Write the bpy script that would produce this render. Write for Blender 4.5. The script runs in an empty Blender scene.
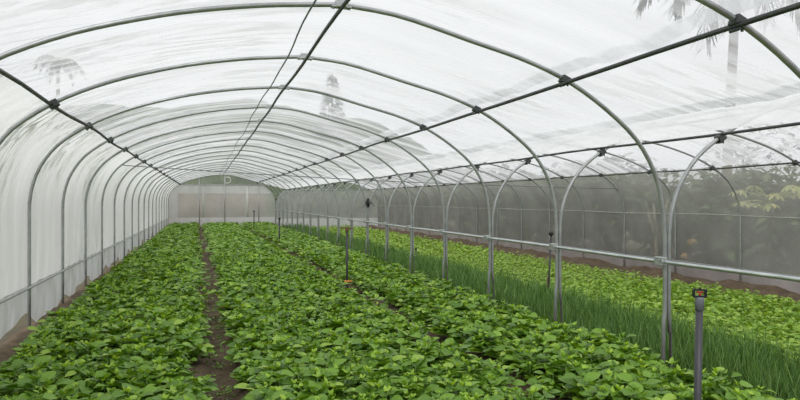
import bpy, math
import numpy as np
from mathutils import Vector, Euler

RNG = np.random.default_rng(7)
C = bpy.context.scene.collection
SC = bpy.context.scene

# ------------------------------------------------------------------ measures
U = 0.007                       # metres per measuring unit (camera is 215 units above the soil)
YAW = math.atan(195.0 / 628.0)
CY, SY = math.cos(YAW), math.sin(YAW)
H = 1.5
def X(xu): return xu * U * CY
def Z(zu): return H + zu * U
STEP = 1.785
Y0 = 4.6
KS = list(range(-1, 19))        # hoops in view
YEND = Y0 + 18 * STEP + 0.12
YFRONT = -0.6
DROP = 36                       # the right bay stands lower by this many units
GL, GR = 0.0, -0.25             # soil level of the two bays

def cam_xy(px, d):              # ground position seen at column px and depth d
    u = (px - 400) / 628.0 * d
    return (d * SY + u * CY, d * CY - u * SY)
def cam_z(py, d): return H + (200 - py) / 628.0 * d
def project(x, y, z):
    d = x * SY + y * CY
    u = x * CY - y * SY
    d = np.maximum(d, 1e-3)
    return 400 + 628 * u / d, 200 - 628 * (z - H) / d, d

# ------------------------------------------------------------------ mesh helpers
class MB:
    def __init__(s): s.v = []; s.f = []; s.m = []; s.n = 0
    def add(s, v, f, m=0):
        v = np.asarray(v, float)
        s.v.append(v); s.f += [tuple(int(i) + s.n for i in q) for q in f]; s.m += [m] * len(f); s.n += len(v)
    def tube(s, pts, r, n=10, m=0, cap=True):
        pts = [Vector(p) for p in pts]
        rs = r if isinstance(r, (list, tuple, np.ndarray)) else [r] * len(pts)
        t0 = (pts[1] - pts[0]).normalized()
        a = Vector((0, 0, 1)) if abs(t0.z) < .9 else Vector((1, 0, 0))
        nrm = t0.cross(a).normalized()
        V = []; prev = t0
        for i, p in enumerate(pts):
            if i == 0: t = t0
            elif i == len(pts) - 1: t = (pts[i] - pts[i - 1]).normalized()
            else: t = ((pts[i + 1] - p).normalized() + (p - pts[i - 1]).normalized()).normalized()
            q = prev.rotation_difference(t); nrm = (q @ nrm).normalized(); prev = t
            b = t.cross(nrm)
            for k in range(n):
                an = 2 * math.pi * k / n
                V.append(p + (nrm * math.cos(an) + b * math.sin(an)) * rs[i])
        F = []
        for i in range(len(pts) - 1):
            for k in range(n):
                k2 = (k + 1) % n
                F.append((i * n + k, i * n + k2, (i + 1) * n + k2, (i + 1) * n + k))
        if cap:
            F.append(tuple(range(n - 1, -1, -1))); F.append(tuple((len(pts) - 1) * n + k for k in range(n)))
        s.add([tuple(v) for v in V], F, m)
    def box(s, c, size, rot=(0, 0, 0), m=0, bev=0.15):
        # chamfered box: eight corners cut
        sx, sy, sz = [a / 2 for a in size]
        b = min(sx, sy, sz) * bev
        R = Euler(rot).to_matrix()
        V = []
        for zz, ins in ((-sz, b), (-sz + b, 0), (sz - b, 0), (sz, b)):
            for (qx, qy) in ((-1, -1), (1, -1), (1, 1), (-1, 1)):
                V.append(Vector((qx * (sx - ins), qy * (sy - ins), zz)))
        V = [tuple(R @ v + Vector(c)) for v in V]
        F = [(3, 2, 1, 0), (12, 13, 14, 15)]
        for l in range(3):
            for k in range(4):
                k2 = (k + 1) % 4
                F.append((l * 4 + k, l * 4 + k2, l * 4 + 4 + k2, l * 4 + 4 + k))
        s.add(V, F, m)
    def mesh(s, name, mats, smooth=True):
        me = bpy.data.meshes.new(name)
        v = np.concatenate(s.v) if s.v else np.zeros((0, 3))
        me.from_pydata(v.tolist(), [], s.f)
        for m in (mats if isinstance(mats, (list, tuple)) else [mats]): me.materials.append(m)
        me.polygons.foreach_set('material_index', np.array(s.m, np.int32))
        if smooth: me.polygons.foreach_set('use_smooth', np.ones(len(s.f), bool))
        me.update()
        return me
    def build(s, name, mats, parent=None, smooth=True, loc=None):
        o = bpy.data.objects.new(name, s.mesh(name, mats, smooth)); C.objects.link(o)
        if parent is not None: o.parent = parent
        if loc is not None: o.location = loc
        return o

def tag(o, label=None, cat=None, group=None, kind=None):
    if label: o['label'] = label
    if cat: o['category'] = cat
    if group: o['group'] = group
    if kind: o['kind'] = kind
    return o
def empty(name, loc=(0, 0, 0), rz=0):
    o = bpy.data.objects.new(name, None); C.objects.link(o); o.location = loc; o.rotation_euler = (0, 0, rz)
    o.empty_display_size = .1
    return o
def raw_mesh(name, V, F4, midx, mats, smooth=True):
    """big mesh of quads from arrays"""
    me = bpy.data.meshes.new(name)
    nv, nf = len(V), len(F4)
    me.vertices.add(nv); me.vertices.foreach_set('co', np.ascontiguousarray(V, np.float32).ravel())
    me.loops.add(nf * 4); me.loops.foreach_set('vertex_index', np.ascontiguousarray(F4, np.int32).ravel())
    me.polygons.add(nf); me.polygons.foreach_set('loop_start', np.arange(nf, dtype=np.int32) * 4)
    me.update(calc_edges=True)
    for m in mats: me.materials.append(m)
    me.polygons.foreach_set('material_index', np.ascontiguousarray(midx, np.int32))
    me.polygons.foreach_set('use_smooth', np.full(nf, smooth))
    me.update(); me.validate()
    return me

# ------------------------------------------------------------------ materials
def mat(name):
    m = bpy.data.materials.new(name); m.use_nodes = True
    nt = m.node_tree; nt.nodes.clear()
    out = nt.nodes.new('ShaderNodeOutputMaterial')
    return m, nt, out
def N(nt, t, **kw):
    n = nt.nodes.new(t)
    for k, v in kw.items():
        if k in n.inputs: n.inputs[k].default_value = v
        else: setattr(n, k, v)
    return n
def ramp(nt, stops, src):
    r = nt.nodes.new('ShaderNodeValToRGB'); e = r.color_ramp.elements
    while len(e) < len(stops): e.new(.5)
    for el, (p, c) in zip(e, stops): el.position = p; el.color = (*c, 1) if len(c) == 3 else c
    nt.links.new(src, r.inputs[0]); return r
def noise(nt, scale, detail=4, mapping=None, rough=.55):
    tc = nt.nodes.new('ShaderNodeTexCoord'); n = N(nt, 'ShaderNodeTexNoise', Scale=scale, Detail=detail, Roughness=rough)
    if mapping:
        mp = nt.nodes.new('ShaderNodeMapping'); mp.inputs['Scale'].default_value = mapping
        nt.links.new(tc.outputs['Object'], mp.inputs[0]); nt.links.new(mp.outputs[0], n.inputs[0])
    else: nt.links.new(tc.outputs['Object'], n.inputs[0])
    return n

def m_metal(name, c0, c1, rough=.42, metal=.75):
    m, nt, out = mat(name)
    n = noise(nt, 9, 5)
    r = ramp(nt, [(.3, c0), (.7, c1)], n.outputs[0])
    b = N(nt, 'ShaderNodeBsdfPrincipled', Roughness=rough, Metallic=metal)
    nt.links.new(r.outputs[0], b.inputs['Base Color'])
    nt.links.new(b.outputs[0], out.inputs[0]); return m
def m_plain(name, c, rough=.5, var=.15):
    m, nt, out = mat(name)
    n = noise(nt, 30, 4)
    r = ramp(nt, [(.25, tuple(x * (1 - var) for x in c)), (.75, tuple(min(1, x * (1 + var)) for x in c))], n.outputs[0])
    b = N(nt, 'ShaderNodeBsdfPrincipled', Roughness=rough)
    nt.links.new(r.outputs[0], b.inputs['Base Color']); nt.links.new(b.outputs[0], out.inputs[0]); return m
def m_film(name, lo, hi, col=(.92, .93, .94), mapping=(.5, 7, .5), back=.45, tint=(.97, .98, .98), gloss=.06, bump=.25, scale=1.0, fine=None, crease=0, foldk=.3):
    """plastic sheet or netting: partly clear, partly scattering; hazier along its creases"""
    m, nt, out = mat(name)
    n = noise(nt, scale, 5, mapping, .62)
    r = ramp(nt, [(.38, (lo,) * 3), (.66, (hi,) * 3)], n.outputs[0])
    fac = r.outputs[0]
    if crease:      # long narrow folds, in patches
        nc = noise(nt, 1.0, 3, tuple(q * 2.1 for q in mapping), .5)
        nc.inputs['Distortion'].default_value = .6
        rc = ramp(nt, [(.42, (0,) * 3), (.5, (1,) * 3), (.58, (0,) * 3)], nc.outputs[0])
        npa = noise(nt, .55, 2); rp = ramp(nt, [(.42, (0,) * 3), (.62, (1,) * 3)], npa.outputs[0])
        mu = N(nt, 'ShaderNodeMath', operation='MULTIPLY'); nt.links.new(rc.outputs[0], mu.inputs[0]); nt.links.new(rp.outputs[0], mu.inputs[1])
        ma = N(nt, 'ShaderNodeMath', operation='MULTIPLY_ADD', use_clamp=True); ma.inputs[1].default_value = crease
        nt.links.new(mu.outputs[0], ma.inputs[0]); nt.links.new(fac, ma.inputs[2]); fac = ma.outputs[0]
    if fine:
        n2 = noise(nt, fine, 2)
        mx = N(nt, 'ShaderNodeMath', operation='MULTIPLY_ADD'); mx.inputs[1].default_value = .25; mx.inputs[2].default_value = -.125
        ad = N(nt, 'ShaderNodeMath', operation='ADD', use_clamp=True)
        nt.links.new(n2.outputs[0], mx.inputs[0]); nt.links.new(mx.outputs[0], ad.inputs[0]); nt.links.new(fac, ad.inputs[1]); fac = ad.outputs[0]
    bp = N(nt, 'ShaderNodeBump', Strength=bump, Distance=.02); nt.links.new(n.outputs[0], bp.inputs['Height'])
    tr = N(nt, 'ShaderNodeBsdfTransparent', Color=(*tint, 1))
    tl = N(nt, 'ShaderNodeBsdfTranslucent', Color=(*col, 1)); df = N(nt, 'ShaderNodeBsdfDiffuse', Color=(*col, 1))
    gl = N(nt, 'ShaderNodeBsdfGlossy', Roughness=.25)
    for q in (tl, df, gl): nt.links.new(bp.outputs[0], q.inputs['Normal'])
    a = N(nt, 'ShaderNodeMixShader'); a.inputs[0].default_value = back
    if crease:      # fold shading put into the mix: less light through along creases
        fb = N(nt, 'ShaderNodeMath', operation='MULTIPLY_ADD', use_clamp=True); fb.inputs[1].default_value = foldk; fb.inputs[2].default_value = back
        nt.links.new(mu.outputs[0], fb.inputs[0]); nt.links.new(fb.outputs[0], a.inputs[0])
    nt.links.new(tl.outputs[0], a.inputs[1]); nt.links.new(df.outputs[0], a.inputs[2])
    g = N(nt, 'ShaderNodeMixShader'); g.inputs[0].default_value = gloss
    nt.links.new(a.outputs[0], g.inputs[1]); nt.links.new(gl.outputs[0], g.inputs[2])
    b = N(nt, 'ShaderNodeMixShader'); nt.links.new(fac, b.inputs[0])
    nt.links.new(tr.outputs[0], b.inputs[1]); nt.links.new(g.outputs[0], b.inputs[2])
    nt.links.new(b.outputs[0], out.inputs[0]); return m
def m_leaf(name, c0, c1, c2=None, rough=.42, trans=.22, spec=.5):
    """leaf colours differ from leaf to leaf"""
    m, nt, out = mat(name)
    g = nt.nodes.new('ShaderNodeNewGeometry')
    st = [(0, c0), (.75, c1)] + ([(1, c2)] if c2 else [])
    r = ramp(nt, st, g.outputs['Random Per Island'])
    b = N(nt, 'ShaderNodeBsdfPrincipled', Roughness=rough); b.inputs['Specular IOR Level'].default_value = spec
    t = N(nt, 'ShaderNodeBsdfTranslucent')
    hs = N(nt, 'ShaderNodeHueSaturation', Saturation=1.1, Value=1.25); hs.inputs['Hue'].default_value = .485
    nt.links.new(r.outputs[0], b.inputs['Base Color']); nt.links.new(r.outputs[0], hs.inputs['Color']); nt.links.new(hs.outputs[0], t.inputs[0])
    a = N(nt, 'ShaderNodeMixShader'); a.inputs[0].default_value = trans
    nt.links.new(b.outputs[0], a.inputs[1]); nt.links.new(t.outputs[0], a.inputs[2]); nt.links.new(a.outputs[0], out.inputs[0])
    return m
def m_soil(name, c0, c1, c2, scale=5):
    m, nt, out = mat(name)
    n = noise(nt, scale, 9, None, .7); n2 = noise(nt, scale * 9, 4)
    r = ramp(nt, [(.3, c0), (.55, c1), (.75, c2)], n.outputs[0])
    b = N(nt, 'ShaderNodeBsdfPrincipled', Roughness=.95)
    bp = N(nt, 'ShaderNodeBump', Strength=.7, Distance=.03); nt.links.new(n2.outputs[0], bp.inputs['Height'])
    nt.links.new(bp.outputs[0], b.inputs['Normal'])
    nt.links.new(r.outputs[0], b.inputs['Base Color']); nt.links.new(b.outputs[0], out.inputs[0]); return m

M = dict(
    steel=m_metal('galvanised steel', (.34, .355, .355), (.47, .49, .485), .40, .6),
    rail=m_metal('bright galvanised pipe', (.50, .54, .54), (.70, .73, .73), .33, .85),
    dark=m_metal('shaded steel', (.07, .075, .075), (.13, .135, .13), .5, .8),  # shade of undersides seen against the sky, put into the base colour
    clamp=m_metal('zinc clamp', (.35, .37, .36), (.6, .62, .6), .4, .7),
    wire=m_metal('dull wire', (.16, .17, .17), (.28, .29, .29), .5, .5),
    roof=m_film('clear roof film', .36, .95, col=(.825, .83, .85), mapping=(.35, 3.0, .35), back=.30, bump=.8, crease=.5, foldk=.16),
    sheet=m_film('milky roof film', .6, .8, col=(.84, .85, .86), mapping=(.5, 2, .5), back=.22),
    wall_l=m_film('white wall film', .90, 1.0, col=(.82, .83, .82), mapping=(.9, 3.6, .8), back=.30, bump=1.0, crease=.3, foldk=.6),
    net_r=m_film('insect netting', .52, .66, col=(.57, .57, .525), mapping=(1, 1.3, 1.3), back=.5, gloss=0, bump=.05, fine=40),
    net_b=m_film('end wall netting', .55, .7, col=(.66, .67, .63), mapping=(1, 1, 1), back=.4, gloss=0, bump=.05),
    gable=m_film('gable film', .10, .22, mapping=(3, 1, 1)),
    skirt_l=m_film('clear wall skirt', .55, .85, col=(.74, .78, .79), mapping=(1, 4, 1.5), back=.5),
    skirt_r=m_film('dusty wall skirt', .75, .95, col=(.64, .58, .56), mapping=(1, 2.2, 1.2), back=.5),
    skirt_b=m_film('pale wall skirt', .8, .95, col=(.85, .86, .85), mapping=(2, 1, 1), back=.4),
    seam=m_plain('pale seam tape', (.62, .62, .58)),
    soil=m_soil('garden soil', (.055, .038, .021), (.13, .092, .054), (.22, .165, .105)),
    earth=m_soil('outside ground', (.06, .05, .03), (.10, .085, .05), (.09, .11, .04), 1.2),
    bank=m_soil('bare earth', (.13, .10, .075), (.20, .165, .13), (.28, .24, .19), 1.5),
    hill=m_soil('wooded hill', (.022, .035, .014), (.05, .07, .028), (.085, .105, .04), .35),
    leaf=m_leaf('broad green leaf', (.088, .195, .020), (.21, .39, .040), (.36, .53, .075), .42, .2, .4),
    young=m_leaf('young leaf', (.27, .47, .05), (.40, .60, .07), None, .45, .3),
    stem=m_plain('plant stem', (.12, .24, .05), .55),
    onion=m_leaf('onion blade', (.075, .17, .035), (.145, .285, .06), (.24, .40, .10), .45, .2),
    salad=m_leaf('small salad leaf', (.19, .36, .04), (.33, .52, .065), (.45, .61, .11), .5, .25),
    pvc=m_plain('grey pvc', (.05, .05, .058), .45),
    pvc_light=m_plain('pale grey pvc', (.17, .18, .21), .4),
    black=m_plain('black plastic', (.012, .012, .013), .4),
    red=m_plain('red nozzle', (.42, .02, .03), .4),
    orange=m_plain('orange tape', (.75, .30, .06), .5),
    wood=m_plain('weathered wood', (.16, .09, .055), .85),
    tree=m_leaf('tree leaf', (.015, .035, .011), (.045, .08, .022), (.09, .13, .035), .6, .15),
    conifer=m_leaf('conifer needles', (.02, .035, .018), (.035, .055, .025), None, .7, .05),
    palm=m_leaf('palm leaflet', (.03, .05, .02), (.06, .085, .03), None, .6, .1),
    papaya=m_leaf('papaya leaf', (.24, .30, .10), (.42, .46, .17), (.52, .48, .2), .5, .3),
    dry=m_leaf('dry leaf', (.55, .33, .12), (.70, .48, .20), None, .7, .3),
    bark=m_plain('pale bark', (.23, .19, .14), .9),
    bark2=m_plain('dark bark', (.09, .075, .055), .9),
    ring=m_plain('white plastic', (.75, .75, .73), .5),
)

# ------------------------------------------------------------------ hoop profile (offset from ridge, height)
LEFT = [(0, 208), (-80, 200.5), (-150, 189.5), (-205, 177), (-272, 157), (-334, 130), (-384, 97), (-408, 70), (-424, 40), (-433, 2), (-434, -50), (-434, -130)]
RIGHT = [(0, 208), (68, 201.5), (162, 179.5), (230, 163), (286, 143), (336, 116), (385, 80), (412, 46), (427, 10), (434, -35), (435, -80), (435, -140)]
def spline(ctrl, n):
    P = np.array(ctrl, float)
    d = np.concatenate([[0], np.cumsum(np.sqrt(np.hypot(*np.diff(P, axis=0).T)))])
    out = []
    for t in np.linspace(0, d[-1], n):
        i = min(max(np.searchsorted(d, t, side='right') - 1, 0), len(P) - 2)
        h = d[i + 1] - d[i]; s = (t - d[i]) / h
        def tan(j):
            if j == 0: return (P[1] - P[0]) / (d[1] - d[0])
            if j == len(P) - 1: return (P[-1] - P[-2]) / (d[-1] - d[-2])
            return (P[j + 1] - P[j - 1]) / (d[j + 1] - d[j - 1])
        a, b = tan(i) * h, tan(i + 1) * h
        out.append((2*s**3-3*s**2+1)*P[i] + (s**3-2*s**2+s)*a + (-2*s**3+3*s**2)*P[i+1] + (s**3-s**2)*b)
    return np.array(out)
CL, CR = 145, 1040              # ridges of the two bays
WR = 1.06
sL = spline(LEFT, 34); sR = spline(RIGHT, 34)
# main bay: from left foot over ridge to right foot
P_MAIN = np.concatenate([sL[::-1], sR[1:]]) + [CL, 0]
# right bay: both shoulders like the left one
mir = sL * [-1, 1]
P_SIDE = (np.concatenate([sL[::-1], mir[1:]]) * [WR, 1]) + [CR, -DROP]
def shift_leg(P, dx, zfrom):    # keep neighbouring legs of the two bays side by side
    return P
XPOST = CL + 435                # 580
def to_m(P): return np.stack([X(P[:, 0]), Z(P[:, 1])], 1)
PM, PS = to_m(P_MAIN), to_m(P_SIDE)
# the main hoops' right legs and the side hoops' left legs touch at the rail and spread at the soil
RP = .0185
xm = PM[-1, 0]
PS[:, 0] += 0
off = (xm + 2 * RP + .004) - PS[0, 0]
wgt = np.clip((X(CR) - PS[:, 0]) / (X(CR) - PS[0, 0]), 0, 1)
PS[:, 0] += off * wgt
PM = np.concatenate([[(PM[0, 0] , GL - .15)], PM, [(PM[-1, 0] - .012, .45), (PM[-1, 0] - .03, GR - .1)]])
PS = np.concatenate([[(PS[0, 0] + .035, GR - .1), (PS[0, 0] + .012, .45)], PS, [(PS[-1, 0], GR - .1)]])
def at_x(P, x, lo, hi):         # height of the profile at x within index range
    seg = P[lo:hi]; o = np.argsort(seg[:, 0]); return float(np.interp(x, seg[o, 0], seg[o, 1]))

nM = len(PM); ridM = 34         # ridge index in PM
XRL, XRR = X(CL - 341), X(CL + 284)
ZRL = at_x(PM, XRL, 8, ridM + 1); ZRR = at_x(PM, XRR, ridM, nM - 8)
ZRID = PM[ridM, 1]
ridS = int(np.argmax(PS[:, 1]))
XVL = X(CR - 350 * WR); XVR = X(CR + 341 * WR)
ZVL = at_x(PS, XVL, 6, ridS + 1); ZVR = at_x(PS, XVR, ridS, len(PS) - 6)
ZRIDS = PS[ridS, 1]

# ------------------------------------------------------------------ hoops
ORD = ['first', 'second', 'third', 'fourth', 'fifth', 'sixth', 'seventh', 'eighth', 'ninth', 'tenth', 'eleventh', 'twelfth',
       'thirteenth', 'fourteenth', 'fifteenth', 'sixteenth', 'seventeenth', 'eighteenth', 'nineteenth', 'twentieth']
RPUR = .0155
def plate(c, size, rot=0):
    b = MB(); b.box(c, size, (0, rot, 0)); return b
def clampmesh(kind, c, sl=0):
    b = MB()
    x, z = c
    if kind == 'ridge':
        b.box((x, 0, z - .020), (.15, .055, .012)); b.box((x, 0, z + .006), (.085, .062, .062)); b.tube([(x - .06, 0, z - .035), (x - .06, 0, z - .012)], .009, 8); b.tube([(x + .06, 0, z - .035), (x + .06, 0, z - .012)], .009, 8)
    elif kind == 'purlin':
        b.box((x, 0, z), (.075, .06, .066), (0, sl, 0)); b.tube([(x - .02, -.035, z - .045), (x - .02, .035, z - .045)], .011, 8)
        b.tube([(x + .03, 0, z - .05), (x + .03, 0, z)], .008, 8)
    else:
        b.box((x, 0, z), (.06, .1, .075)); b.tube([(x - .045, -.02, z + .01), (x + .035, -.02, z + .01)], .009, 8)
    return b
def slope(P, x, lo, hi):
    return -math.atan((at_x(P, x + .05, lo, hi) - at_x(P, x - .05, lo, hi)) / .1)
ZRAIL = Z(-77)
pm_mesh = None
clM = [clampmesh('ridge', (PM[ridM, 0], ZRID)), clampmesh('purlin', (XRL, ZRL - .005), slope(PM, XRL, 8, ridM + 1)),
       clampmesh('purlin', (XRR, ZRR - .005), slope(PM, XRR, ridM, nM - 8)), clampmesh('rail', (xm - .045, ZRAIL))]
clS = [clampmesh('ridge', (PS[ridS, 0], ZRIDS)), clampmesh('purlin', (XVL, ZVL - .005), slope(PS, XVL, 6, ridS + 1)), clampmesh('purlin', (XVR, ZVR - .005), slope(PS, XVR, ridS, len(PS) - 6))]
def hoop(P, cl, base):
    b = MB(); b.tube([(p[0] - base, 0, p[1]) for p in P], RP, 12)
    return b.mesh('hoop_arch', M['steel']), [c.mesh('clamp', M['dark' if j in (1, 2) else 'clamp'], False) for j, c in enumerate(cl)]
meshM, cmM = hoop(PM, clM, 0)
meshS, cmS = hoop(PS, clS, 0)
for k in KS:
    for bay, me, cms in (('left', meshM, cmM), ('right', meshS, cmS)):
        o = bpy.data.objects.new('hoop_arch', me); C.objects.link(o)
        o.location = (0, Y0 + k * STEP, 0)
        w = ORD[k + 1]
        if bay == 'left':
            lab = f'grey steel hoop of the left bay spanning the leafy beds, {w} hoop from the camera'
        else:
            lab = f'grey steel hoop of the right bay over the onions, {w} hoop from the camera'
            a = -.028                                   # these hoops stand slightly askew
            o.rotation_euler = (0, 0, a)
            px = xm + .05
            o.location = (px - px * math.cos(a), Y0 + k * STEP - px * math.sin(a), 0)
        tag(o, lab, 'hoop', f'steel hoops of the {bay} bay')
        for c in cms:
            q = bpy.data.objects.new('clamp', c); C.objects.link(q); q.parent = o

# ------------------------------------------------------------------ long pipes
def long_pipe(name, x, z, r, label, cat, material='dark', wob=.006, y0=YFRONT, y1=YEND - .1, group=None):
    ys = np.arange(y0, y1 + .01, STEP / 3)
    ph = RNG.uniform(0, 6, 4)
    dz = wob * (np.sin(ys * .9 + ph[0]) + np.sin(ys * 1.7 + ph[1]))
    dx = wob * (np.sin(ys * .8 + ph[2]) + np.sin(ys * 1.9 + ph[3]))
    b = MB(); b.tube([(x + dx[i], y, z + dz[i]) for i, y in enumerate(ys)], r, 10)
    return tag(b.build(name, M[material]), label, cat, group)
dn = RP + RPUR + .002
long_pipe('ridge_pipe', X(CL), ZRID - dn, RPUR, 'dark steel ridge pipe running the length of the left bay under its crown', 'pipe')
long_pipe('purlin_pipe', XRL + .0, ZRL - dn + .01, RPUR + .002, 'dark steel purlin along the white left wall shoulder', 'pipe', wob=.012)
long_pipe('purlin_pipe', XRR - .015, ZRR - dn, RPUR + .001, 'dark steel purlin along the right slope of the left bay roof', 'pipe')
long_pipe('purlin_pipe', XVL - .012, ZVL + dn - .004, RPUR - .002, 'steel purlin in the valley where both roof films meet', 'pipe')
long_pipe('ridge_pipe', PS[ridS, 0], ZRIDS - dn, RPUR, 'steel ridge pipe of the right bay hidden behind hazy film', 'pipe')
long_pipe('purlin_pipe', XVR - .04, ZVR - dn + .01, RPUR - .001, 'thin steel purlin along the far shoulder above the grey netting', 'pipe')
long_pipe('side_rail', xm - RP - .018, ZRAIL, .017, 'bright galvanised rail clamped along the row of paired middle legs', 'rail', 'rail', .002)
long_pipe('side_rail', PM[0, 0] + RP + .014, Z(-142), .013, 'grey pipe rail low along the white left wall', 'rail', 'steel', wob=.002)
long_pipe('side_rail', PS[-1, 0] - RP - .012, Z(-193), .013, 'thin grey pipe rail low along the netted right wall', 'rail', 'steel', wob=.002)

# wavy hose under the crown
ys = np.arange(-.3, YEND - .3, .35)
hx = X(112) + .016 * np.sin(ys * 1.1) + .006 * np.sin(ys * 3.3 + 1); hz = ZRID - .075 + .008 * np.sin(ys * 1.75)
b = MB(); b.tube([(hx[i], y, hz[i]) for i, y in enumerate(ys)], .0075, 8)
tag(b.build('hanging_cable', M['wire']), 'thin wavy grey cable strung beside the ridge pipe under the crown', 'cable')
# tie wire across both bays
yk = Y0 + 5 * STEP - .05
pts = []
for t in np.linspace(0, 1, 40):
    xu = -232 + t * (1470 + 232)
    pts.append((X(xu), yk - (0 if xu < 580 else (xu - 580) / 900 * .16), Z(98 - 58 * t - 10 * math.sin(math.pi * t))))
b = MB(); b.tube(pts, .009, 8)
tag(b.build('tie_wire', M['wire']), 'long thin tie wire crossing both bays overhead from wall to wall', 'wire')

# ------------------------------------------------------------------ films
def film(name, prof, y0, y1, material, sag=.02, wr=.006, dens=6, seed=1, kind='structure', label=None, cat=None, parent=None, ragged=0, outward=None, fold=None, res=18):
    """sheet over the hoops; prof = list of (x, z); it sags between hoops and is creased along them"""
    P = np.array(prof, float)
    L = np.concatenate([[0], np.cumsum(np.hypot(*np.diff(P, axis=0).T))])
    n = max(4, int(L[-1] / .12))
    t = np.linspace(0, L[-1], n)
    px, pz = np.interp(t, L, P[:, 0]), np.interp(t, L, P[:, 1])
    tx, tz = np.gradient(px), np.gradient(pz); nn = np.hypot(tx, tz)
    nx, nz = tz / nn, -tx / nn           # inward for a left-to-right roof
    ys = np.arange(y0, y1 + 1e-6, STEP / res)
    ys[-1] = y1
    rg = np.random.default_rng(seed)
    fr = np.mod((ys - Y0) / STEP, 1.0)
    TT, YY = np.meshgrid(t, ys)
    D = np.outer(sag * np.sin(np.pi * fr) ** 1.0, np.sin(np.pi * np.clip(t / L[-1], 0, 1)) ** .5)
    for i in range(9):
        fy = rg.uniform(4, 16); ft = rg.uniform(.4, 1.6); p1, p2 = rg.uniform(0, 6.3, 2)
        D += wr / 3 * np.sin(YY * fy + p1 + 1.2 * np.sin(TT * ft + p2)) * np.sin(TT * ft * .7 + p2 + YY * .35)
    DD = D * np.sin(np.pi * fr)[:, None] ** .4
    if fold:
        amp, reach, end, slant = fold
        tt = (L[-1] - TT) if end else TT
        env = np.exp(-(tt / reach) ** 2) * (.55 + .45 * np.sin(YY * 1.9 + 2 * np.sin(YY * .83)))
        q = YY + slant * tt
        DD = DD + amp * env * (np.sin(q * 47 + 2.2 * np.sin(q * 5.3)) + .7 * np.sin(q * 29 + 1.7 * np.sin(q * 7.1 + tt * 3)))
    V = np.stack([px[None] + nx[None] * DD, YY, pz[None] + nz[None] * DD], -1)
    if ragged:
        lift = ragged * (np.sin(ys * 1.7 + 1) + np.sin(ys * 3.1 + 2) + .6 * np.sin(ys * 6.3)) / 2.6
        e = ragged > 0
        w = np.clip(1 - t / .35, 0, 1) if abs(pz[0]) < abs(pz[-1]) or pz[0] < pz[-1] else np.clip(1 - (L[-1] - t) / .35, 0, 1)
        V[..., 2] += lift[:, None] * w[None]
    ny, nt_ = V.shape[:2]
    idx = np.arange(ny * nt_).reshape(ny, nt_)
    F = np.stack([idx[:-1, :-1], idx[:-1, 1:], idx[1:, 1:], idx[1:, :-1]], -1).reshape(-1, 4)
    me = raw_mesh(name, V.reshape(-1, 3), F, np.zeros(len(F)), [M[material]])
    o = bpy.data.objects.new(name, me); C.objects.link(o)
    if parent: o.parent = parent
    return tag(o, label, cat, None, kind if not parent else None)
def outset(P, d):
    P = np.array(P, float)
    tx, tz = np.gradient(P[:, 0]), np.gradient(P[:, 1]); nn = np.hypot(tx, tz)
    return np.stack([P[:, 0] - tz / nn * d, P[:, 1] + tx / nn * d], 1)
OM = outset(PM, RP + .012); OS = outset(PS, RP + .012)
iL = int(np.argmin(np.abs(OM[8:ridM, 0] - (XRL + .0)))) + 8
iR = int(np.argmin(np.abs(OM[ridM:nM - 8, 0] - XRR))) + ridM
jV = int(np.argmin(np.abs(OS[6:ridS, 0] - XVL))) + 6
jR = int(np.argmin(np.abs(OS[ridS:-6, 0] - XVR))) + ridS
zrl = Z(-142)
lw = OM[:iL + 1]; lw = lw[lw[:, 1] > zrl]
wl = film('wall_left', np.concatenate([[(lw[0, 0], zrl)], lw]), YFRONT, YEND, 'wall_l', .02, .012, 6, 3, fold=(.013, .5, True, .5), res=60, label='white creased plastic side wall on the left', cat='wall')
film('film_skirt', [(lw[0, 0] - .005, .06), (lw[0, 0], zrl)], YFRONT, YEND, 'skirt_l', .01, .012, 6, 4, parent=wl, ragged=.17)
V_end = np.array([XVL - .015, ZVL + dn + .012])
flat = [OM[iR] + (V_end - OM[iR]) * s for s in np.linspace(.12, 1, 10)]
brk = OM[iR] + (V_end - OM[iR]) * .66
film('ceiling_left', np.concatenate([OM[iL:iR + 1], flat[:-3]]), YFRONT, YEND, 'roof', .05, .016, 6, 5, fold=(.012, 1.0, False, -.55), res=60, label='clear creased plastic roof film over the left bay', cat='roof film')
fb = [OM[iR] * (1 - q) + OM[iR - 1] * q + np.array([.01, -.016]) for q in (1, .8, .6, .4, .2, 0)]
film('ceiling_flap', fb, YFRONT, YEND, 'sheet', .0, .006, 6, 11, label='narrow pale overlap of film beside the purlin of the right roof slope', cat='roof film')
film('ceiling_valley', [OM[iR] + (V_end - OM[iR]) * s + np.array([0, .012]) for s in np.linspace(.6, 1, 6)], YFRONT, YEND, 'sheet', .02, .006, 6, 6, label='smooth milky film strip along the valley between the bays', cat='roof film')
film('ceiling_right', OS[jV:jR + 1], YFRONT, YEND, 'roof', .03, .012, 6, 7, label='clear plastic roof film over the right bay', cat='roof film')
zrr = Z(-193)
rw = OS[jR:]; rw = rw[rw[:, 1] > zrr]
wr_ = film('wall_right', np.concatenate([rw, [(rw[-1, 0], zrr)]]), YFRONT, YEND, 'net_r', .01, .006, 6, 8, label='grey insect net side wall on the right', cat='wall')
film('film_skirt', [(rw[-1, 0], zrr), (rw[-1, 0] + .01, GR + .04)], YFRONT, YEND, 'skirt_r', .02, .03, 6, 9, parent=wr_, ragged=.04)
b = MB(); ys = np.arange(YFRONT, YEND, .6)
b.tube([(rw[-1, 0] - .03, y, Z(-44) + .012 * math.sin(y * 1.3)) for y in ys], .007, 6); b.build('seam_cord', M['seam'], wr_)
# loose creased film flap hanging below the left purlin
fl = OM[max(iL - 7, 0):iL + 2] + [[.012, -.012]]

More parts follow.
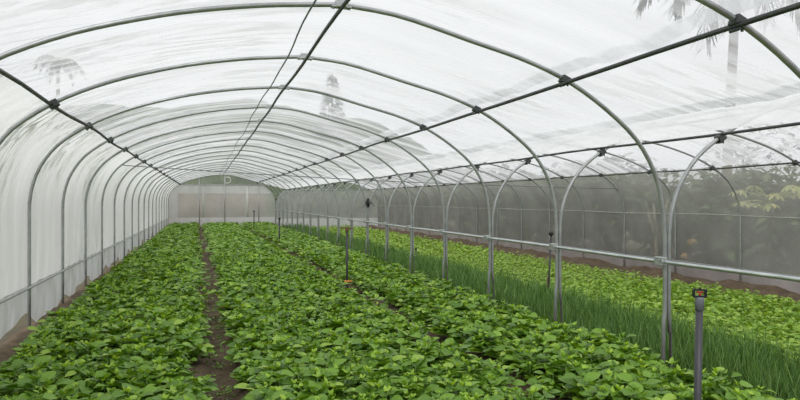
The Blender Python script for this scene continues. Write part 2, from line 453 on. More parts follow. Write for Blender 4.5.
# ------------------------------------------------------------------ end wall
ye = YEND
def flatpoly(pts, y):
    return [(p[0], y, p[1]) for p in pts]
def panel(name, x0, x1, zlo, top, material, nx=40, nz=8, y=ye, parent=None, wr=.01, seed=1):
    rg = np.random.default_rng(seed); p = rg.uniform(0, 6, 4)
    V = []; F = []
    for i in range(nx + 1):
        x = x0 + (x1 - x0) * i / nx; zt = top(x) if callable(top) else top; zl = zlo(x) if callable(zlo) else zlo
        for j in range(nz + 1):
            V.append((x, y + wr * math.sin(x * 9 + p[0] + math.sin(j)) * math.sin(x * 3.1 + p[1]), zl + max(zt - zl, .001) * j / nz))
    for i in range(nx):
        for j in range(nz):
            a = i * (nz + 1) + j; F.append((a, a + nz + 1, a + nz + 2, a + 1))
    b = MB(); b.add(V, F); return b.build(name, M[material], parent)
zt = Z(124) ; zn = Z(-140)
def topM(x):
    return float(np.interp(x, OM[4:nM - 3, 0], OM[4:nM - 3, 1])) if OM[6, 0] < x < OM[nM - 5, 0] else H
def topS(x):
    return float(np.interp(x, OS[4:-3, 0], OS[4:-3, 1]))
xl, xr = PM[5, 0], PM[-6, 0]
top_tab_x = np.concatenate([[xl], OM[8:nM - 8, 0], [xr]])
wb = panel('wall_back', xl, xr, zn, lambda x: min(zt, topM(x)), 'net_b', seed=2)
tag(wb, 'far netted end wall of the left bay', 'wall', None, 'structure')
panel('gable_film', xl + .5, xr - .5, lambda x: min(zt, topM(x)), topM, 'gable', parent=wb)
panel('film_band', xl + .02, xr - .02, zt - .50, lambda x: min(zt, topM(x)), 'skirt_b', parent=wb, nz=3, y=ye - .02)
panel('edge_strip', xl + .0, xl + .5, zn, zt - .5, 'skirt_b', parent=wb, nx=4, y=ye - .03)
panel('film_skirt', xl, xr, 0.0, zn, 'skirt_b', parent=wb, nz=3)
xs0, xs1 = PS[5, 0], PS[-5, 0]
zt2 = Z(124 - DROP)
wb2 = panel('wall_back_right', xs0, xs1, zn - .1, lambda x: min(zt2, topS(x)), 'net_b', seed=5)
tag(wb2, 'far netted end wall of the right bay', 'wall', None, 'structure')
panel('gable_film', xs0 + .5, xs1 - .5, lambda x: min(zt2, topS(x)), topS, 'gable', parent=wb2)
panel('film_skirt', xs0, xs1, GR, zn - .1, 'skirt_b', parent=wb2, nz=3)
# light vertical seams of the netting
for x in (X(-15), X(345)):
    b = MB(); b.box((x, ye - .02, (zt + zn) / 2), (.12, .012, zt - zn)); b.build('seam_tape', M['seam'], wb)
for lab, xu in (('left of the three upright steel posts at the far end wall', -45), ('middle of the three upright steel posts at the far end wall', 160), ('right of the three upright steel posts at the far end wall', 440)):
    x = X(xu); b = MB(); b.tube([(0, 0, -.1), (0, 0, topM(x) - .06)], .024, 10)
    tag(b.build('end_post', M['steel'], loc=(x, ye - .08, 0)), lab, 'post', 'end wall posts')
b = MB(); b.tube([(xl + .3, ye - .05, zt - .02), (xr - .3, ye - .05, zt - .02)], .02, 10)
tag(b.build('tie_pipe', M['steel']), 'horizontal steel pipe under the far left gable', 'pipe')
b = MB(); b.tube([(xs0 + .6, ye - .05, zt2 - .02), (xs1 - .6, ye - .05, zt2 - .02)], .02, 10)
tag(b.build('tie_pipe', M['steel']), 'horizontal steel pipe under the far right gable', 'pipe')
b = MB(); rr = .17
b.tube([(rr * math.cos(a), 0, rr * math.sin(a)) for a in np.linspace(0, 2 * math.pi, 29)], .022, 8, cap=False)
tag(b.build('vent_ring', M['ring'], loc=(X(152) + .2, ye - .06, Z(160))), 'white ring hanging on the far left gable', 'ring')

# ------------------------------------------------------------------ ground
def skew(y): return 1.9 * (np.asarray(y, float) - 3.5)     # the furrows run a little askew to the hoops
def gz(x, y):
    x = np.asarray(x, float)
    xu = x / (U * CY)
    xu = xu + skew(y) * np.clip((xu + 250) / 60, 0, 1) * np.clip((540 - xu) / 60, 0, 1)
    pts = [(-330, .0), (-285, .03), (-268, .02), (-255, .04), (-238, .06), (0, .06), (9, .0), (35, .0), (50, .06), (312, .06), (326, .0), (350, .0), (366, .06), (530, .06), (570, .02), (590, -.02), (606, -.2), (640, GR + .03), (1250, GR + .03), (1320, GR + .05), (1400, GR + .17), (1460, GR + .15), (1500, GR + .04), (1560, GR)]
    p = np.array(pts); base = np.interp(xu, p[:, 0], p[:, 1])
    lum = .012 * (np.sin(x * 13 + np.sin(y * 7)) * np.sin(y * 11 + 1.3 * np.sin(x * 5))) + .008 * np.sin(x * 31 + y * 17) * np.sin(y * 29 - x * 11)
    bankw = np.exp(-((xu - 1420) / 60.) ** 2)
    return base + lum + bankw * .05 * np.sin(y * 2.3 + np.sin(y * 5.1)) + bankw * .04 * np.sin(y * 6.1 + x * 9)
xs = np.unique(np.concatenate([np.arange(X(-300), X(600), .06), np.arange(X(600), X(1240), .12), np.arange(X(1240), X(1520), .05)]))
ysg = np.concatenate([np.arange(-1, 12, .07), np.arange(12, YEND + .3, .16)])
GX, GY = np.meshgrid(xs, ysg)
V = np.stack([GX, GY, gz(GX, GY)], -1); idx = np.arange(GX.size).reshape(GX.shape)
F = np.stack([idx[:-1, :-1], idx[:-1, 1:], idx[1:, 1:], idx[1:, :-1]], -1).reshape(-1, 4)
fo = bpy.data.objects.new('floor', raw_mesh('floor', V.reshape(-1, 3), F, np.zeros(len(F)), [M['soil']])); C.objects.link(fo)
tag(fo, 'bare brown soil of the beds, furrows and bank', 'soil floor', None, 'structure')
# ground outside with the hill
gx = np.arange(-90, 121, 3.0); gy = np.arange(-40, 151, 3.0)
GX, GY = np.meshgrid(gx, gy)
rise = np.clip((GY - 52) / 45, 0, 1) ** 1.3
xc_, yc_ = cam_xy(340, 88)
hh = 15.5 - 9.5 * np.clip((GX - 24) / 24, 0, 1) + 1.0 * np.sin(GX * .11 + 1.0) + .6 * np.sin(GX * .27) - 2.0 * np.clip((GX - 30) / 50, 0, 1)
gzv = -.42 + rise * hh + .25 * np.sin(GX * .9) * np.sin(GY * .7) * rise * 3
V = np.stack([GX, GY, gzv], -1); idx = np.arange(GX.size).reshape(GX.shape)
F = np.stack([idx[:-1, :-1], idx[:-1, 1:], idx[1:, 1:], idx[1:, :-1]], -1).reshape(-1, 4)
cen = V.reshape(-1, 3)[F].mean(1)
go = bpy.data.objects.new('ground_outside', raw_mesh('ground_outside', V.reshape(-1, 3), F, (cen[:, 1] > 50).astype(int), [M['earth'], M['hill']])); C.objects.link(go)
tag(go, 'ground and wooded hill outside beyond the films', 'ground', None, 'structure')
# earth bank behind the end wall
b = MB(); nb = 60
V = []; F = []
for i in range(nb + 1):
    x = -6 + 9.6 * i / nb; top = 2.0 + .10 * math.sin(i * .8) + .07 * math.sin(i * 2.1)
    for (dy, zz) in ((0, -.42), (.25, top * .5), (.6, top), (2.5, top + .1), (4, -.42)):
        V.append((x, YEND + 2.2 + dy + .1 * math.sin(i * 1.3), zz))
for i in range(nb):
    for j in range(4): F.append((i * 5 + j, i * 5 + 5 + j, i * 5 + 6 + j, i * 5 + 1 + j))
b.add(V, F); tag(b.build('earth_bank', M['bank']), 'bare earth bank outside behind the far left end net', 'bank')

# ------------------------------------------------------------------ leafy crop
def leaf_grid(L, W, fold, droop, nx=2, ny=4, wav=0.0, tip=1.0):
    """an ovate blade: (nx+1) x (ny+1) vertices, y along the midrib"""
    V = []
    for j in range(ny + 1):
        t = j / ny
        w = W * max(0.03, math.sin(math.pi * (t * .95 + .025) ** .85)) ** .62
        for i in range(nx + 1):
            s = (i / nx) * 2 - 1
            V.append((s * w / 2, t * L, abs(s) * fold * w - droop * L * t * t + wav * math.sin(t * 9 + s * 2) * L))
    F = [(j * (nx + 1) + i, j * (nx + 1) + i + 1, (j + 1) * (nx + 1) + i + 1, (j + 1) * (nx + 1) + i) for j in range(ny) for i in range(nx)]
    return np.array(V), np.array(F)
def orient(V, az, el, roll=0):
    """turn a blade that lies along +y so that it points to azimuth az and rises by el"""
    R = Euler((el, roll, 0), 'XYZ').to_matrix(); R2 = Euler((0, 0, az - math.pi / 2)).to_matrix()
    return V @ np.array(R2 @ R).T
class Acc:
    def __init__(s): s.V = []; s.F = []; s.m = []; s.n = 0
    def add(s, V, F, m):
        s.V.append(V); s.F.append(F + s.n); s.m.append(np.full(len(F), m)); s.n += len(V)
    def get(s): return np.concatenate(s.V), np.concatenate(s.F), np.concatenate(s.m)

def petiole(A, a, b, w=.0022, m=0):
    d = b - a; sd = np.array([-d[1], d[0], 0]); sd = sd / (np.linalg.norm(sd) + 1e-9) * w; up = np.array([0, 0, w])
    A.add(np.array([a - sd, a + sd, b + sd, b - sd, a - up, a + up, b + up, b - up]), np.array([[0, 1, 2, 3], [4, 5, 6, 7]]), m)
def make_leafy(seed, lod):
    r = np.random.default_rng(seed); A = Acc(); stems = []
    ns = 5 if lod == 0 else (4 if lod == 1 else 3)
    for k in range(ns):
        az = 2 * math.pi * (k + r.uniform(-.3, .3)) / ns
        lean = r.uniform(.15, .60); hgt = r.uniform(.09, .175)
        foot = np.array([.012 * math.cos(az), .012 * math.sin(az), -.03])
        topp = np.array([math.cos(az) * lean * hgt * .85, math.sin(az) * lean * hgt * .85, hgt])
        stems.append((foot, (foot + topp) / 2 + np.array([math.cos(az), math.sin(az), 0]) * .012, topp))
        nl = {0: 6, 1: 5, 2: 3}[lod]
        for q in range(nl):
            t = .42 + .58 * (q + .5) / nl
            p = foot + (topp - foot) * t
            a = az + q * 2.4 + r.uniform(-.5, .5)
            L = r.uniform(.070, .120) * (1.15 - .35 * t) * (1 if lod < 2 else 1.35)
            W = L * r.uniform(.74, .95)
            el = r.uniform(-.15, .45) + .15 * t
            Vv, Ff = leaf_grid(L, W, r.uniform(.06, .2), r.uniform(.05, .3), 2, (5 if lod == 0 else (4 if lod == 1 else 2)), .012 if lod == 0 else 0)
            Vv = orient(Vv, a, el, r.uniform(-.45, .45))
            stalk = r.uniform(.015, .045)
            p = p + np.array([math.cos(a), math.sin(a), .25]) * stalk
            A.add(Vv + p, Ff, 0)
            if lod == 0: petiole(A, p - np.array([math.cos(a), math.sin(a), .25]) * stalk, p + np.array([math.cos(a), math.sin(a), 0]) * .012)
        for q in range({0: 4, 1: 3, 2: 1}[lod]):
            a = az + q * 1.7 + r.uniform(-.4, .4); L = r.uniform(.028, .05) * (1 if lod < 2 else 1.4)
            Vv, Ff = leaf_grid(L, L * .6, .2, -.05, 2, (3 if lod == 0 else 2))
            A.add(orient(Vv, a, r.uniform(.3, 1.05), r.uniform(-.3, .3)) + topp, Ff, 1 if r.random() < .42 else 0)
    return A.get(), stems
LEAFY = [[make_leafy(100 * l + i, l) for i in range(8 if l == 0 else 6)] for l in range(3)]

def make_onion(seed, lod):
    r = np.random.default_rng(seed); A = Acc()
    for k in range(11 if lod == 0 else (9 if lod == 1 else 5)):
        az = r.uniform(0, 6.28); hgt = r.uniform(.26, .44); lean = r.uniform(.02, .6); w = r.uniform(.004, .0065) * (1 if lod == 0 else (1.25 if lod == 1 else 2.2))
        base = np.array([r.normal(0, .018), r.normal(0, .018), -.01]); d = np.array([math.cos(az), math.sin(az), 0]); sd = np.array([-d[1], d[0], 0])
        nseg = 4 if lod == 0 else (3 if lod == 1 else 2); V = []
        for j in range(nseg + 1):
            t = j / nseg; c = base + d * lean * hgt * t ** 1.8 + np.array([0, 0, hgt * (t - .12 * lean * t * t)])
            ww = w * (1 - .8 * t ** 2)
            V += [c - sd * ww, c + d * ww * .8, c + sd * ww]
        F = []
        for j in range(nseg):
            for i in range(2): F.append((j * 3 + i, j * 3 + i + 1, j * 3 + 4 + i, j * 3 + 3 + i))
        A.add(np.array(V), np.array(F), 0)
    return A.get()
ONION = [[make_onion(900 + 50 * l + i, l) for i in range(6)] for l in range(3)]
def make_salad(seed, lod):
    r = np.random.default_rng(seed); A = Acc()
    n = 22 if lod == 0 else (16 if lod == 1 else 8)
    for k in range(n):
        az = r.uniform(0, 6.28); t = r.random(); L = r.uniform(.04, .075) * (1 if lod < 2 else 1.5)
        rad = r.uniform(.01, .085); zz = .05 + .17 * r.random() ** .7 * (1 - rad * 3)
        Vv, Ff = leaf_grid(L, L * r.uniform(.6, .85), .12, .2, 2, 3 if lod == 0 else 2)
        p = np.array([math.cos(az) * rad, math.sin(az) * rad, zz])
        A.add(orient(Vv, az, r.uniform(-.1, .8), r.uniform(-.5, .5)) + p, Ff, 0)
        if lod == 0: petiole(A, np.array([0, 0, max(0, zz - .07)]), p + np.array([math.cos(az), math.sin(az), 0]) * .008)
    if lod == 0: petiole(A, np.array([0, 0, -.03]), np.array([.001, 0, .2]), .004)
    return A.get()
SALAD = [[make_salad(1500 + 50 * l + i, l) for i in range(6)] for l in range(3)]

def scatter(xu0, xu1, sp, jit, k0=0, k1=0, y0=1.6, y1=YEND - .25, grow=0.0):
    """planting spots: rows along the tunnel, thinning a little with distance"""
    out = []; y = y0
    while y < y1:
        s = sp * (1 + grow * max(0, y - 8) / 25)
        e0 = xu0(y) if callable(xu0) else xu0 - k0 * float(skew(y)); e1 = xu1 - k1 * float(skew(y))
        x = X(e0) + RNG.uniform(0, s)
        while x < X(e1):
            out.append((x + RNG.normal(0, jit), y + RNG.normal(0, jit))); x += s
        y += s
    P = np.array(out)
    px, py, d = project(P[:, 0], P[:, 1], 0.15)
    keep = (d > 1.0) & (px > -200) & (px < 1200) & (py < 640)
    return P[keep], d[keep]
def merge(name, spots, dist, lib, lods, mats, zoff, szr, order):
    Vs, Fs, Ms = [], [], []; n = 0
    for (x, y), d in zip(spots, dist):
        l = 0 if d < lods[0] else (1 if d < lods[1] else 2)
        t = lib[l][RNG.integers(len(lib[l]))]
        if order: t = t[0]
        V, F, m = t
        a = RNG.uniform(0, 6.28); s = RNG.uniform(*szr); c, sn = math.cos(a), math.sin(a)
        Vr = np.empty_like(V); Vr[:, 0] = (V[:, 0] * c - V[:, 1] * sn) * s + x; Vr[:, 1] = (V[:, 0] * sn + V[:, 1] * c) * s + y; Vr[:, 2] = V[:, 2] * s + float(gz(x, y)) + zoff
        Vs.append(Vr); Fs.append(F + n); Ms.append(m); n += len(V)
    me = raw_mesh(name, np.concatenate(Vs), np.concatenate(Fs), np.concatenate(Ms), mats)
    o = bpy.data.objects.new(name, me); C.objects.link(o); return o

# meshes of the individual plants
leafy_me, stem_me = [], []
for (A, stems) in LEAFY[0]:
    leafy_me.append(raw_mesh('leafy_plant', *A, [M['leaf'], M['young']]))
    b = MB()
    for s in stems: b.tube([tuple(p) for p in s], [.0055, .0045, .003], 6)
    stem_me.append(b.mesh('stem', M['stem']))
onion_me = [raw_mesh('onion_plant', *A, [M['onion']]) for A in ONION[0]]
salad_me = [raw_mesh('salad_plant', *A, [M['salad']]) for A in SALAD[0]]

beds = [('left', lambda y: np.interp(y, [3, 4.2, 8, 14, 36], [-196, -206, -240, -252, -262]), -2, 'broad-leaved green crop plant in the left bed beside the white wall', 'green crop plants in the left bed', 'dense broad-leaved green crop filling the left bed to the far end'),
        ('middle', 52, 312, 'broad-leaved green crop plant in the middle bed right of the soil furrow', 'green crop plants in the middle bed', 'dense broad-leaved green crop filling the middle bed to the far end'),
        ('right', 362, 526, 'broad-leaved green crop plant in the bed along the paired steel legs', 'green crop plants in the bed along the legs', 'dense broad-leaved green crop along the paired steel legs')]
allp = []
for bi, bd in enumerate(beds):
    P, d = scatter(bd[1], bd[2], .165, .035, bi > 0, bi < 2, grow=.25)
    allp += [(dd, bi, p) for p, dd in zip(P, d)]
allp.sort(key=lambda a: a[0])
def in_view(p, d, m=25):
    px, py, _ = project(p[0], p[1], .2); return -m < px < 800 + m and py < 400 + m
near = [a for a in allp if in_view(a[2], a[0])][:300]
ids = set(id(a) for a in near); rest = [a for a in allp if id(a) not in ids]
for dd, bi, p in near:
    i = RNG.integers(len(leafy_me))
    o = bpy.data.objects.new('leafy_plant', leafy_me[i]); C.objects.link(o)
    s = RNG.uniform(.75, 1.3); o.location = (p[0], p[1], float(gz(*p))); o.rotation_euler = (0, 0, RNG.uniform(0, 6.28)); o.scale = (s, s, s)
    tag(o, beds[bi][3], 'plant', beds[bi][4], 'thing')
    c = bpy.data.objects.new('stem', stem_me[i]); C.objects.link(c); c.parent = o
for bi, bd in enumerate(beds):
    q = [a for a in rest if a[1] == bi]
    o = merge('leafy_crop', [a[2] for a in q], [a[0] for a in q], LEAFY, (7.5, 15), [M['leaf'], M['young']], 0, (.75, 1.3), True)
    tag(o, bd[5], 'crop', None, 'stuff')

def crop(kind, xu0, xu1, sp, jit, mes, lib, mats, lods, szr, lab, grp, lab2, thing_name, stuff_name, grow, y0=1.5):
    P, d = scatter(xu0, xu1, sp, jit, y0=y0, grow=grow)
    o_ = np.argsort(d); n = 0; rest = []
    for i in o_:
        if n < 300 and in_view(P[i], d[i], 10):
            o = bpy.data.objects.new(thing_name, mes[RNG.integers(len(mes))]); C.objects.link(o)
            s = RNG.uniform(*szr); o.location = (P[i, 0], P[i, 1], float(gz(*P[i]))); o.rotation_euler = (0, 0, RNG.uniform(0, 6.28)); o.scale = (s, s, s)
            tag(o, lab, 'plant', grp, 'thing'); n += 1
        else: rest.append(i)
    o = merge(stuff_name, P[rest], d[rest], lib, lods, mats, 0, szr, False)
    tag(o, lab2, 'crop', None, 'stuff')
crop('onion', 612, 815, .112, .02, onion_me, ONION, [M['onion']], (9, 16), (.8, 1.15), 'slender dark green onion clump in the strip just behind the steel legs', 'onion clumps behind the legs',
     'dense strip of upright dark green onions running to the far end', 'onion_plant', 'onion_crop', .6)
crop('salad', 822, 1275, .15, .04, salad_me, SALAD, [M['salad']], (12, 18), (.85, 1.25), 'bright yellow-green small-leaved plant between the onions and the netted wall', 'bright small-leaved plants by the netted wall',
     'bright yellow-green small-leaved crop carpeting the ground by the netted wall', 'salad_plant', 'salad_crop', .5)
# weeds in the furrows
A = Acc()
for i in range(420):
    fx = RNG.choice([22, 338]); y = RNG.uniform(3.0, 14) ; x = X(fx - float(skew(y))) + RNG.normal(0, .07)
    z = float(gz(x, y))
    for q in range(5):
        L = RNG.uniform(.015, .04); Vv, Ff = leaf_grid(L, L * .55, .1, .1, 2, 2)
        A.add(orient(Vv, RNG.uniform(0, 6.28), RNG.uniform(.1, .9)) + np.array([x + RNG.normal(0, .02), y + RNG.normal(0, .02), z + .004]), Ff, 0)
wo = bpy.data.objects.new('weeds', raw_mesh('weeds', *A.get(), [M['leaf']])); C.objects.link(wo)
tag(wo, 'small green weeds sprouting in the bare furrows', 'weeds', None, 'stuff')

# ------------------------------------------------------------------ sprinklers
def stake(px_base, xu, ztop, r, label, style, tilt=0.0, group=None):
    d = 628 * xu * U / (px_base - 205.0)
    x = X(xu); y = (d - x * SY) / CY
    g = float(gz(x, y))
    t = empty('sprinkler_stake', (x, y, g)); tag(t, label, 'sprinkler', group)
    hgt = ztop - g
    if tilt: t.rotation_euler = (0, tilt, 0)
    b = MB(); b.tube([(0, 0, -.15), (0, 0, hgt)], r, 14); b.build('pipe', M['pvc'], t)
    if style == 'near':
        b = MB(); b.tube([(0, 0, hgt - .055), (0, 0, hgt + .0), (0, 0, hgt + .006)], [r + .0035, r + .0035, r + .001], 16); b.build('coupling', M['pvc_light'], t)
        a = -YAW
        hd = MB(); c, s = math.cos(a), math.sin(a)
        for (u, w, su, sw) in ((0, .008, .060, .010), (0, .041, .064, .008), (-.028, .024, .009, .032), (.028, .024, .009, .032)):
            hd.box((u * c, u * s, hgt + w), (su, .014, sw), (0, 0, a))
        hd.tube([(0, 0, hgt + .040), (0, 0, hgt + .052)], .005, 8)
        h = hd.build('sprinkler_head', M['black'], t, False)
        nz = MB(); nz.tube([(0, 0, hgt + .012), (0, 0, hgt + .026)], [.006, .004], 10); nz.box((0, 0, hgt + .030), (.030, .01, .007), (0, 0, a)); nz.build('nozzle', M['red'], h)['label'] = 'red nozzle'
    elif style == 'bar':
        hd = MB(); hd.box((0, 0, hgt + .012), (.21, .035, .02), (0, .06, -YAW)); hd.tube([(0, 0, hgt - .04), (0, 0, hgt + .03)], r * 1.6, 10); hd.build('sprinkler_head', M['wood'], t, False)
        w = MB(); w.tube([(.0, .03, -.1), (.0, .03, .21)], [.035, .028], 7); w.build('wooden_peg', M['wood'], t)
        tp = MB(); tp.tube([(0, .012, .195), (0, .012, .225)], .044, 12); tp.box((.05, .01, .21), (.07, .01, .022)); tp.build('tape', M['orange'], t)
    elif style == 'ball':
        hd = MB(); hd.tube([(0, 0, hgt - .02), (0, 0, hgt), (0, 0, hgt + .025), (0, 0, hgt + .05), (0, 0, hgt + .06)], [.012, .032, .04, .03, .01], 10); hd.build('sprinkler_head', M['black'], t)
        w = MB(); w.tube([(.0, .02, -.1), (.0, .02, .42)], [.03, .024], 7); w.build('wooden_peg', M['wood'], t)
    else:
        hd = MB(); hd.tube([(0, 0, hgt - .03), (0, 0, hgt + .03)], r * 1.7, 8); hd.build('sprinkler_head', M['black'], t)
    return t
stake(695, 330, 1.035, .0165, 'grey plastic sprinkler pipe with black and red head in front of the nearest legs', 'near', .026)
stake(347, 322, 1.04, .017, 'thin sprinkler stake with flat bar top and orange tape at its foot', 'bar', group=None)
stake(279.5, 326, .93, .022, 'thin dark sprinkler stake in the furrow, next one beyond the orange-taped stake', 'far')
stake(254, 326, .98, .024, 'thin dark sprinkler stake in the furrow, second beyond the orange-taped stake', 'far')
stake(243, 326, 1.0, .024, 'thin dark sprinkler stake in the furrow, third beyond the orange-taped stake', 'far')
stake(236, 320, 1.05, .024, 'thin dark sprinkler stake in the furrow, farthest from the camera', 'far')
stake(548, 822, Z(-84), .016, 'leaning thin stake with round black knob rising from the onions by the second legs', 'ball', .05)
stake(416, 822, Z(-190), .016, 'short brown stake standing low among the onions behind the fifth legs', 'far')
# dark tangle tied to one pair of legs
ky = Y0 + 5 * STEP
t = MB(); rg = np.random.default_rng(3)
t.tube([(0, 0, -.13), (.01, 0, -.07), (-.01, 0, 0), (.01, 0, .07), (0, 0, .11)], [.015, .04, .045, .04, .015], 9)
for i in range(16):
    a = rg.uniform(0, 6.28); e = rg.uniform(-.7, .9); L = rg.uniform(.10, .24)
    d = np.array([math.cos(a) * math.cos(e), math.sin(a) * math.cos(e) * .5, math.sin(e)])
    t.tube([tuple(d * .05), tuple(d * L * .6 + [0, 0, .02]), tuple(d * L + [0, 0, -.05])], [.005, .003, .002], 5)
kx = X(580) - .02
KY = [Y0 + k * STEP for k in KS]
# the legs seen at column 369
best = min(KY, key=lambda y: abs(project(np.array([xm]), np.array([y]), 1.0)[0][0] - 368))
tag(t.build('twine_bundle', M['black'], loc=(xm + .01, best - .09, H - .045 * 1.4)), 'black bundle of twine with loose ends tied to a steel leg', 'twine')

# ------------------------------------------------------------------ outside plants
def depth_at(px, x): return x / (SY + (px - 400) / 628.0 * CY)
def bush(px, d, ytop, width, label, leafmat='tree', n=900, lsize=.22, seed=0, name='broadleaf_tree', trunk='bark2', group=None, zb=-.42):
    x, y = cam_xy(px, d); zt_ = cam_z(ytop, d); r = np.random.default_rng(seed)
    t = empty(name, (x, y, zb)); hgt = zt_ - zb
    tag(t, label, 'tree', group)
    b = MB(); b.tube([(0, 0, -.3), (r.normal(0, .1), 0, hgt * .4), (r.normal(0, .2), r.normal(0, .2), hgt * .75)], [.13 * width / 2, .10 * width / 2, .04], 9)
    for k in range(5):
        a = r.uniform(0, 6.28); b.tube([(0, 0, hgt * r.uniform(.25, .4)), (math.cos(a) * width * .2, math.sin(a) * width * .2, hgt * .55), (math.cos(a) * width * .38, math.sin(a) * width * .38, hgt * r.uniform(.6, .8))], [.05, .035, .015], 6)
    b.build('trunk', M[trunk], t)
    A = Acc()
    lobes = [(r.normal(0, width * .2), r.normal(0, width * .2), hgt * r.uniform(.25, .8), r.uniform(.22, .36) * width) for _ in range(9)]
    for k in range(n):
        c = lobes[r.integers(len(lobes))]; v = r.normal(0, 1, 3); v /= np.linalg.norm(v); rad = c[3] * r.uniform(.55, 1.05)
        p = np.array([c[0], c[1], c[2]]) + v * rad * [1, 1, min(1.0, hgt * .3 / c[3])]
        if p[2] < .1: p[2] = r.uniform(.05, .6)
        p[2] = min(p[2], hgt)
        L = lsize * r.uniform(.6, 1.4); Vv, Ff = leaf_grid(L, L * .55, .15, .2, 2, 2)
        A.add(orient(Vv, r.uniform(0, 6.28), r.uniform(-.6, .9), r.uniform(-.5, .5)) + p, Ff, 0)
    o = bpy.data.objects.new('foliage', raw_mesh('foliage', *A.get(), [M[leafmat]])); C.objects.link(o); o.parent = t
    return t
hedge = [(850, 17, 176, 4.4), (775, 18, 176, 4.6), (715, 17, 170, 4.4), (660, 19, 160, 4.6), (612, 21, 162, 4.8), (565, 22, 158, 4.6), (525, 25, 164, 4.8), (490, 28, 166, 5.0), (462, 32, 168, 5.4), (438, 37, 170, 5.8), (416, 42, 172, 6.2), (390, 47, 172, 6.6)]
for i, (px, d, yt, w) in enumerate(hedge):
    d = depth_at(px, 10.5 + .75 * w)
    bush(px, d, yt, w, f'dark bushy tree outside the netted right wall, {ORD[i]} of the hedge row from the camera', n=1500, lsize=.34, seed=40 + i, name='hedge_tree', group='dark bushy trees outside the netted wall')
bush(748, 24, 128, 3.6, 'taller loose tree standing above the hedge, faint through the roof film', n=900, lsize=.28, seed=60)
bush(657, depth_at(657, 11.3), 178, .9, 'slim young tree with pale trunk close outside the net', n=160, lsize=.16, seed=61, trunk='bark')
# low green bush behind the far right net
bush(355, 48, 190, 6, 'low green bush outside behind the far right end net', n=900, lsize=.4, seed=66)
bush(310, 50, 186, 6, 'wide green bush outside behind the far end near the left bay', n=900, lsize=.4, seed=67)

# conifer on the hill
x, y = cam_xy(332, 88); zb = 9.0; zt_ = cam_z(73, 88)
t = empty('conifer_tree', (x, y, zb)); tag(t, 'pointed conifer on the hill, faint through the roof film', 'tree')
b = MB(); b.tube([(0, 0, -1), (0, 0, zt_ - zb)], [.25, .05], 8); b.build('trunk', M['bark2'], t)
A = Acc(); r = np.random.default_rng(5)
for k in range(700):
    f = r.random() ** .7; rad = 2.7 * f * r.uniform(.5, 1); a = r.uniform(0, 6.28)
    Vv, Ff = leaf_grid(.9, .3, .1, .2, 2, 2)
    A.add(orient(Vv, a, -.3) + np.array([math.cos(a) * rad, math.sin(a) * rad, (zt_ - zb) * (1 - f)]), Ff, 0)
o = bpy.data.objects.new('foliage', raw_mesh('foliage', *A.get(), [M['conifer']])); C.objects.link(o); o.parent = t

def palm(px, d, ycrown, flen, rtr, label, nf=15, seed=1, pxfoot=None, zb=-.42):
    x, y = cam_xy(px, d); zc = cam_z(ycrown, d); r = np.random.default_rng(seed)
    xf, yf = cam_xy(pxfoot if pxfoot else px, d)
    t = empty('palm_tree', (xf, yf, zb)); tag(t, label, 'tree')
    top = np.array([x - xf, y - yf, zc - zb])
    b = MB(); n = 14
    pts = [tuple(top * (s ** 1.0) + np.array([0, 0, -.3 * (s == 0)])) for s in np.linspace(0, 1, n)]
    b.tube(pts, [rtr * (1.25 - .35 * s) * (1 + .05 * (i % 2)) for i, s in enumerate(np.linspace(0, 1, n))], 12); b.build('trunk', M['bark2'], t)
    for k in range(nf):
        az = 2 * math.pi * k / nf + r.uniform(-.2, .2); e0 = r.uniform(-.2, 1.0); L = flen * r.uniform(.8, 1.1)
        A = Acc(); ns = 16; c = top.copy(); el = e0; prev = None; cs = []
        for j in range(ns + 1):
            cs.append(c.copy()); el -= (1.5 + .5 * e0) / ns * 1.1
            c = c + np.array([math.cos(az) * math.cos(el), math.sin(az) * math.cos(el), math.sin(el)]) * L / ns
        for j in range(1, ns):
            for sd in (-1, 1):
                for rep in range(2):
                    ll = L * .27 * math.sin(math.pi * (j + 1) / (ns + 2)) ** .6
                    Vv, Ff = leaf_grid(ll, ll * .10, .1, .35, 2, 2)
                    A.add(orient(Vv, az + sd * r.uniform(.7, 1.1), r.uniform(-1.1, -.3)) + cs[j] + (cs[j + 1] - cs[j]) * rep * .5, Ff, 0)
        me = raw_mesh('frond', *A.get(), [M['palm']])
        f = bpy.data.objects.new('frond', me); C.objects.link(f); f.parent = t
        rb = MB(); rb.tube([tuple(q) for q in cs], [.03 * (1.05 - j / ns) for j in range(ns + 1)], 6); rb.build('rachis', M['bark'], f)
palm(738, 17, -48, 3.0, .115, 'tall palm with bare grey trunk rising outside beyond the right bay', 14, 2, pxfoot=722)
palm(58, 24, 60, 1.15, .07, 'small distant palm faint through the film above the left wall', 11, 4)

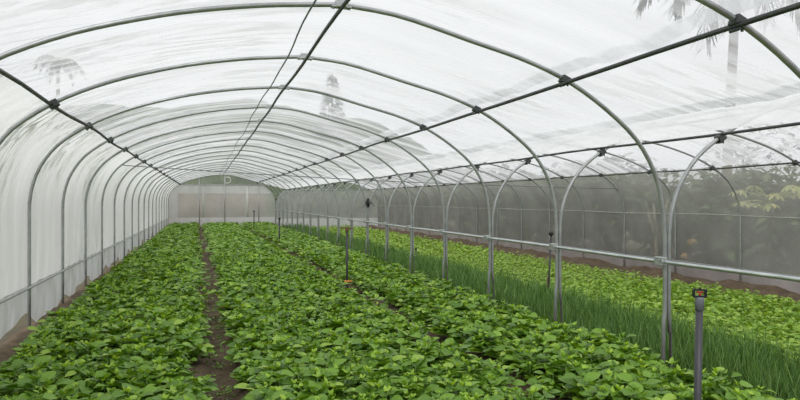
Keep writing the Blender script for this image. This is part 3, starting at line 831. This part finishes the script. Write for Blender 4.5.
# papaya close outside the net
x, y = cam_xy(770, depth_at(770, 11.9)); t = empty('papaya_tree', (x, y, -.42)); tag(t, 'papaya tree with pale slanting trunk and yellow-green lobed leaves outside the net', 'tree')
ztop = cam_z(204, depth_at(770, 11.9)) + .42
b = MB(); b.tube([(-.25, 0, -.2), (-.1, 0, .5), (.05, 0, 1.2), (.1, 0, ztop)], [.06, .05, .04, .03], 9); b.build('trunk', M['bark'], t)
b = MB(); b.tube([(-.2, 0, .1), (-.7, .1, .25), (-.95, .1, .2)], [.04, .03, .02], 8); b.build('branch', M['bark'], t)
r = np.random.default_rng(8)
for k in range(15):
    a = 2 * math.pi * k / 15 + r.uniform(-.2, .2); el = r.uniform(-.1, .8); pl = r.uniform(.35, .85)
    p0 = np.array([.1, 0, ztop]); p1 = p0 + np.array([math.cos(a) * math.cos(el), math.sin(a) * math.cos(el), math.sin(el)]) * pl
    A = Acc()
    for q in range(7):
        L = r.uniform(.26, .36) * (1 - .06 * abs(q - 3)); Vv, Ff = leaf_grid(L, L * .34, .1, .25, 2, 3)
        A.add(orient(Vv, a + (q - 3) * .55, r.uniform(-.5, -.1)) + p1, Ff, 0)
    o = bpy.data.objects.new('leaf', raw_mesh('leaf', *A.get(), [M['papaya']])); C.objects.link(o); o.parent = t
    s = MB(); s.tube([tuple(p0), tuple((p0 + p1) / 2 + [0, 0, .04]), tuple(p1)], .009, 6); s.build('petiole', M['papaya'], o)
# two dry drooping seedlings
for px, py, lab in ((692, 239, 'dry ochre leaf tuft on a thin stalk outside the net, the higher of two'), (685, 253, 'dry ochre leaf tuft outside the net, the lower of two')):
    d = depth_at(px, 10.65); x, y = cam_xy(px, d); zz = cam_z(py, d) + .42
    t = empty('dry_seedling', (x, y, -.42)); tag(t, lab, 'plant')
    b = MB(); b.tube([(.03, 0, -.1), (0, 0, zz * .5), (0, 0, zz)], .008, 6); b.build('stalk', M['bark'], t)
    A = Acc()
    for q in range(9):
        Vv, Ff = leaf_grid(.15, .06, .15, .4, 2, 3); A.add(orient(Vv, q * .7, RNG.uniform(-.9, .2)) + np.array([0, 0, zz]), Ff, 0)
    o = bpy.data.objects.new('leaves', raw_mesh('leaves', *A.get(), [M['dry']])); C.objects.link(o); o.parent = t

# ------------------------------------------------------------------ light, sky, camera
w = bpy.data.worlds.new('overcast sky'); SC.world = w; w.use_nodes = True
nt = w.node_tree; nt.nodes.clear()
out = nt.nodes.new('ShaderNodeOutputWorld'); bg = nt.nodes.new('ShaderNodeBackground')
tc = nt.nodes.new('ShaderNodeTexCoord'); sp = nt.nodes.new('ShaderNodeSeparateXYZ')
nt.links.new(tc.outputs['Generated'], sp.inputs[0])
r = ramp(nt, [(0.0, (.62, .635, .655)), (.08, (.70, .71, .73)), (.3, (.76, .77, .79)), (1.0, (1, 1, 1.02))], sp.outputs['Z'])
nt.links.new(r.outputs[0], bg.inputs[0]); bg.inputs[1].default_value = 1.25
nt.links.new(bg.outputs[0], out.inputs[0])
sun = bpy.data.lights.new('soft sun', 'SUN'); sun.energy = 2.3; sun.angle = math.radians(34); sun.color = (1, .98, .95)
so = bpy.data.objects.new('soft_sun', sun); C.objects.link(so); so.rotation_euler = (math.radians(46), math.radians(-22), 0)

cam = bpy.data.cameras.new('camera'); co = bpy.data.objects.new('camera', cam); C.objects.link(co)
cam.sensor_fit = 'HORIZONTAL'; cam.sensor_width = 36; cam.lens = 628 / 800 * 36; cam.clip_start = .05; cam.clip_end = 500
co.location = (0, 0, H); co.rotation_euler = (math.pi / 2, 0, -YAW)
SC.camera = co
SC.view_settings.view_transform = 'Standard'; SC.view_settings.look = 'None'; SC.view_settings.gamma = 1
SC.view_settings.use_curve_mapping = False; SC.view_settings.exposure = 0.0
cy = SC.cycles
cy.max_bounces = 10; cy.diffuse_bounces = 4; cy.glossy_bounces = 3; cy.transmission_bounces = 6; cy.transparent_max_bounces = 32
cy.use_denoising = True; cy.caustics_reflective = False; cy.caustics_refractive = False
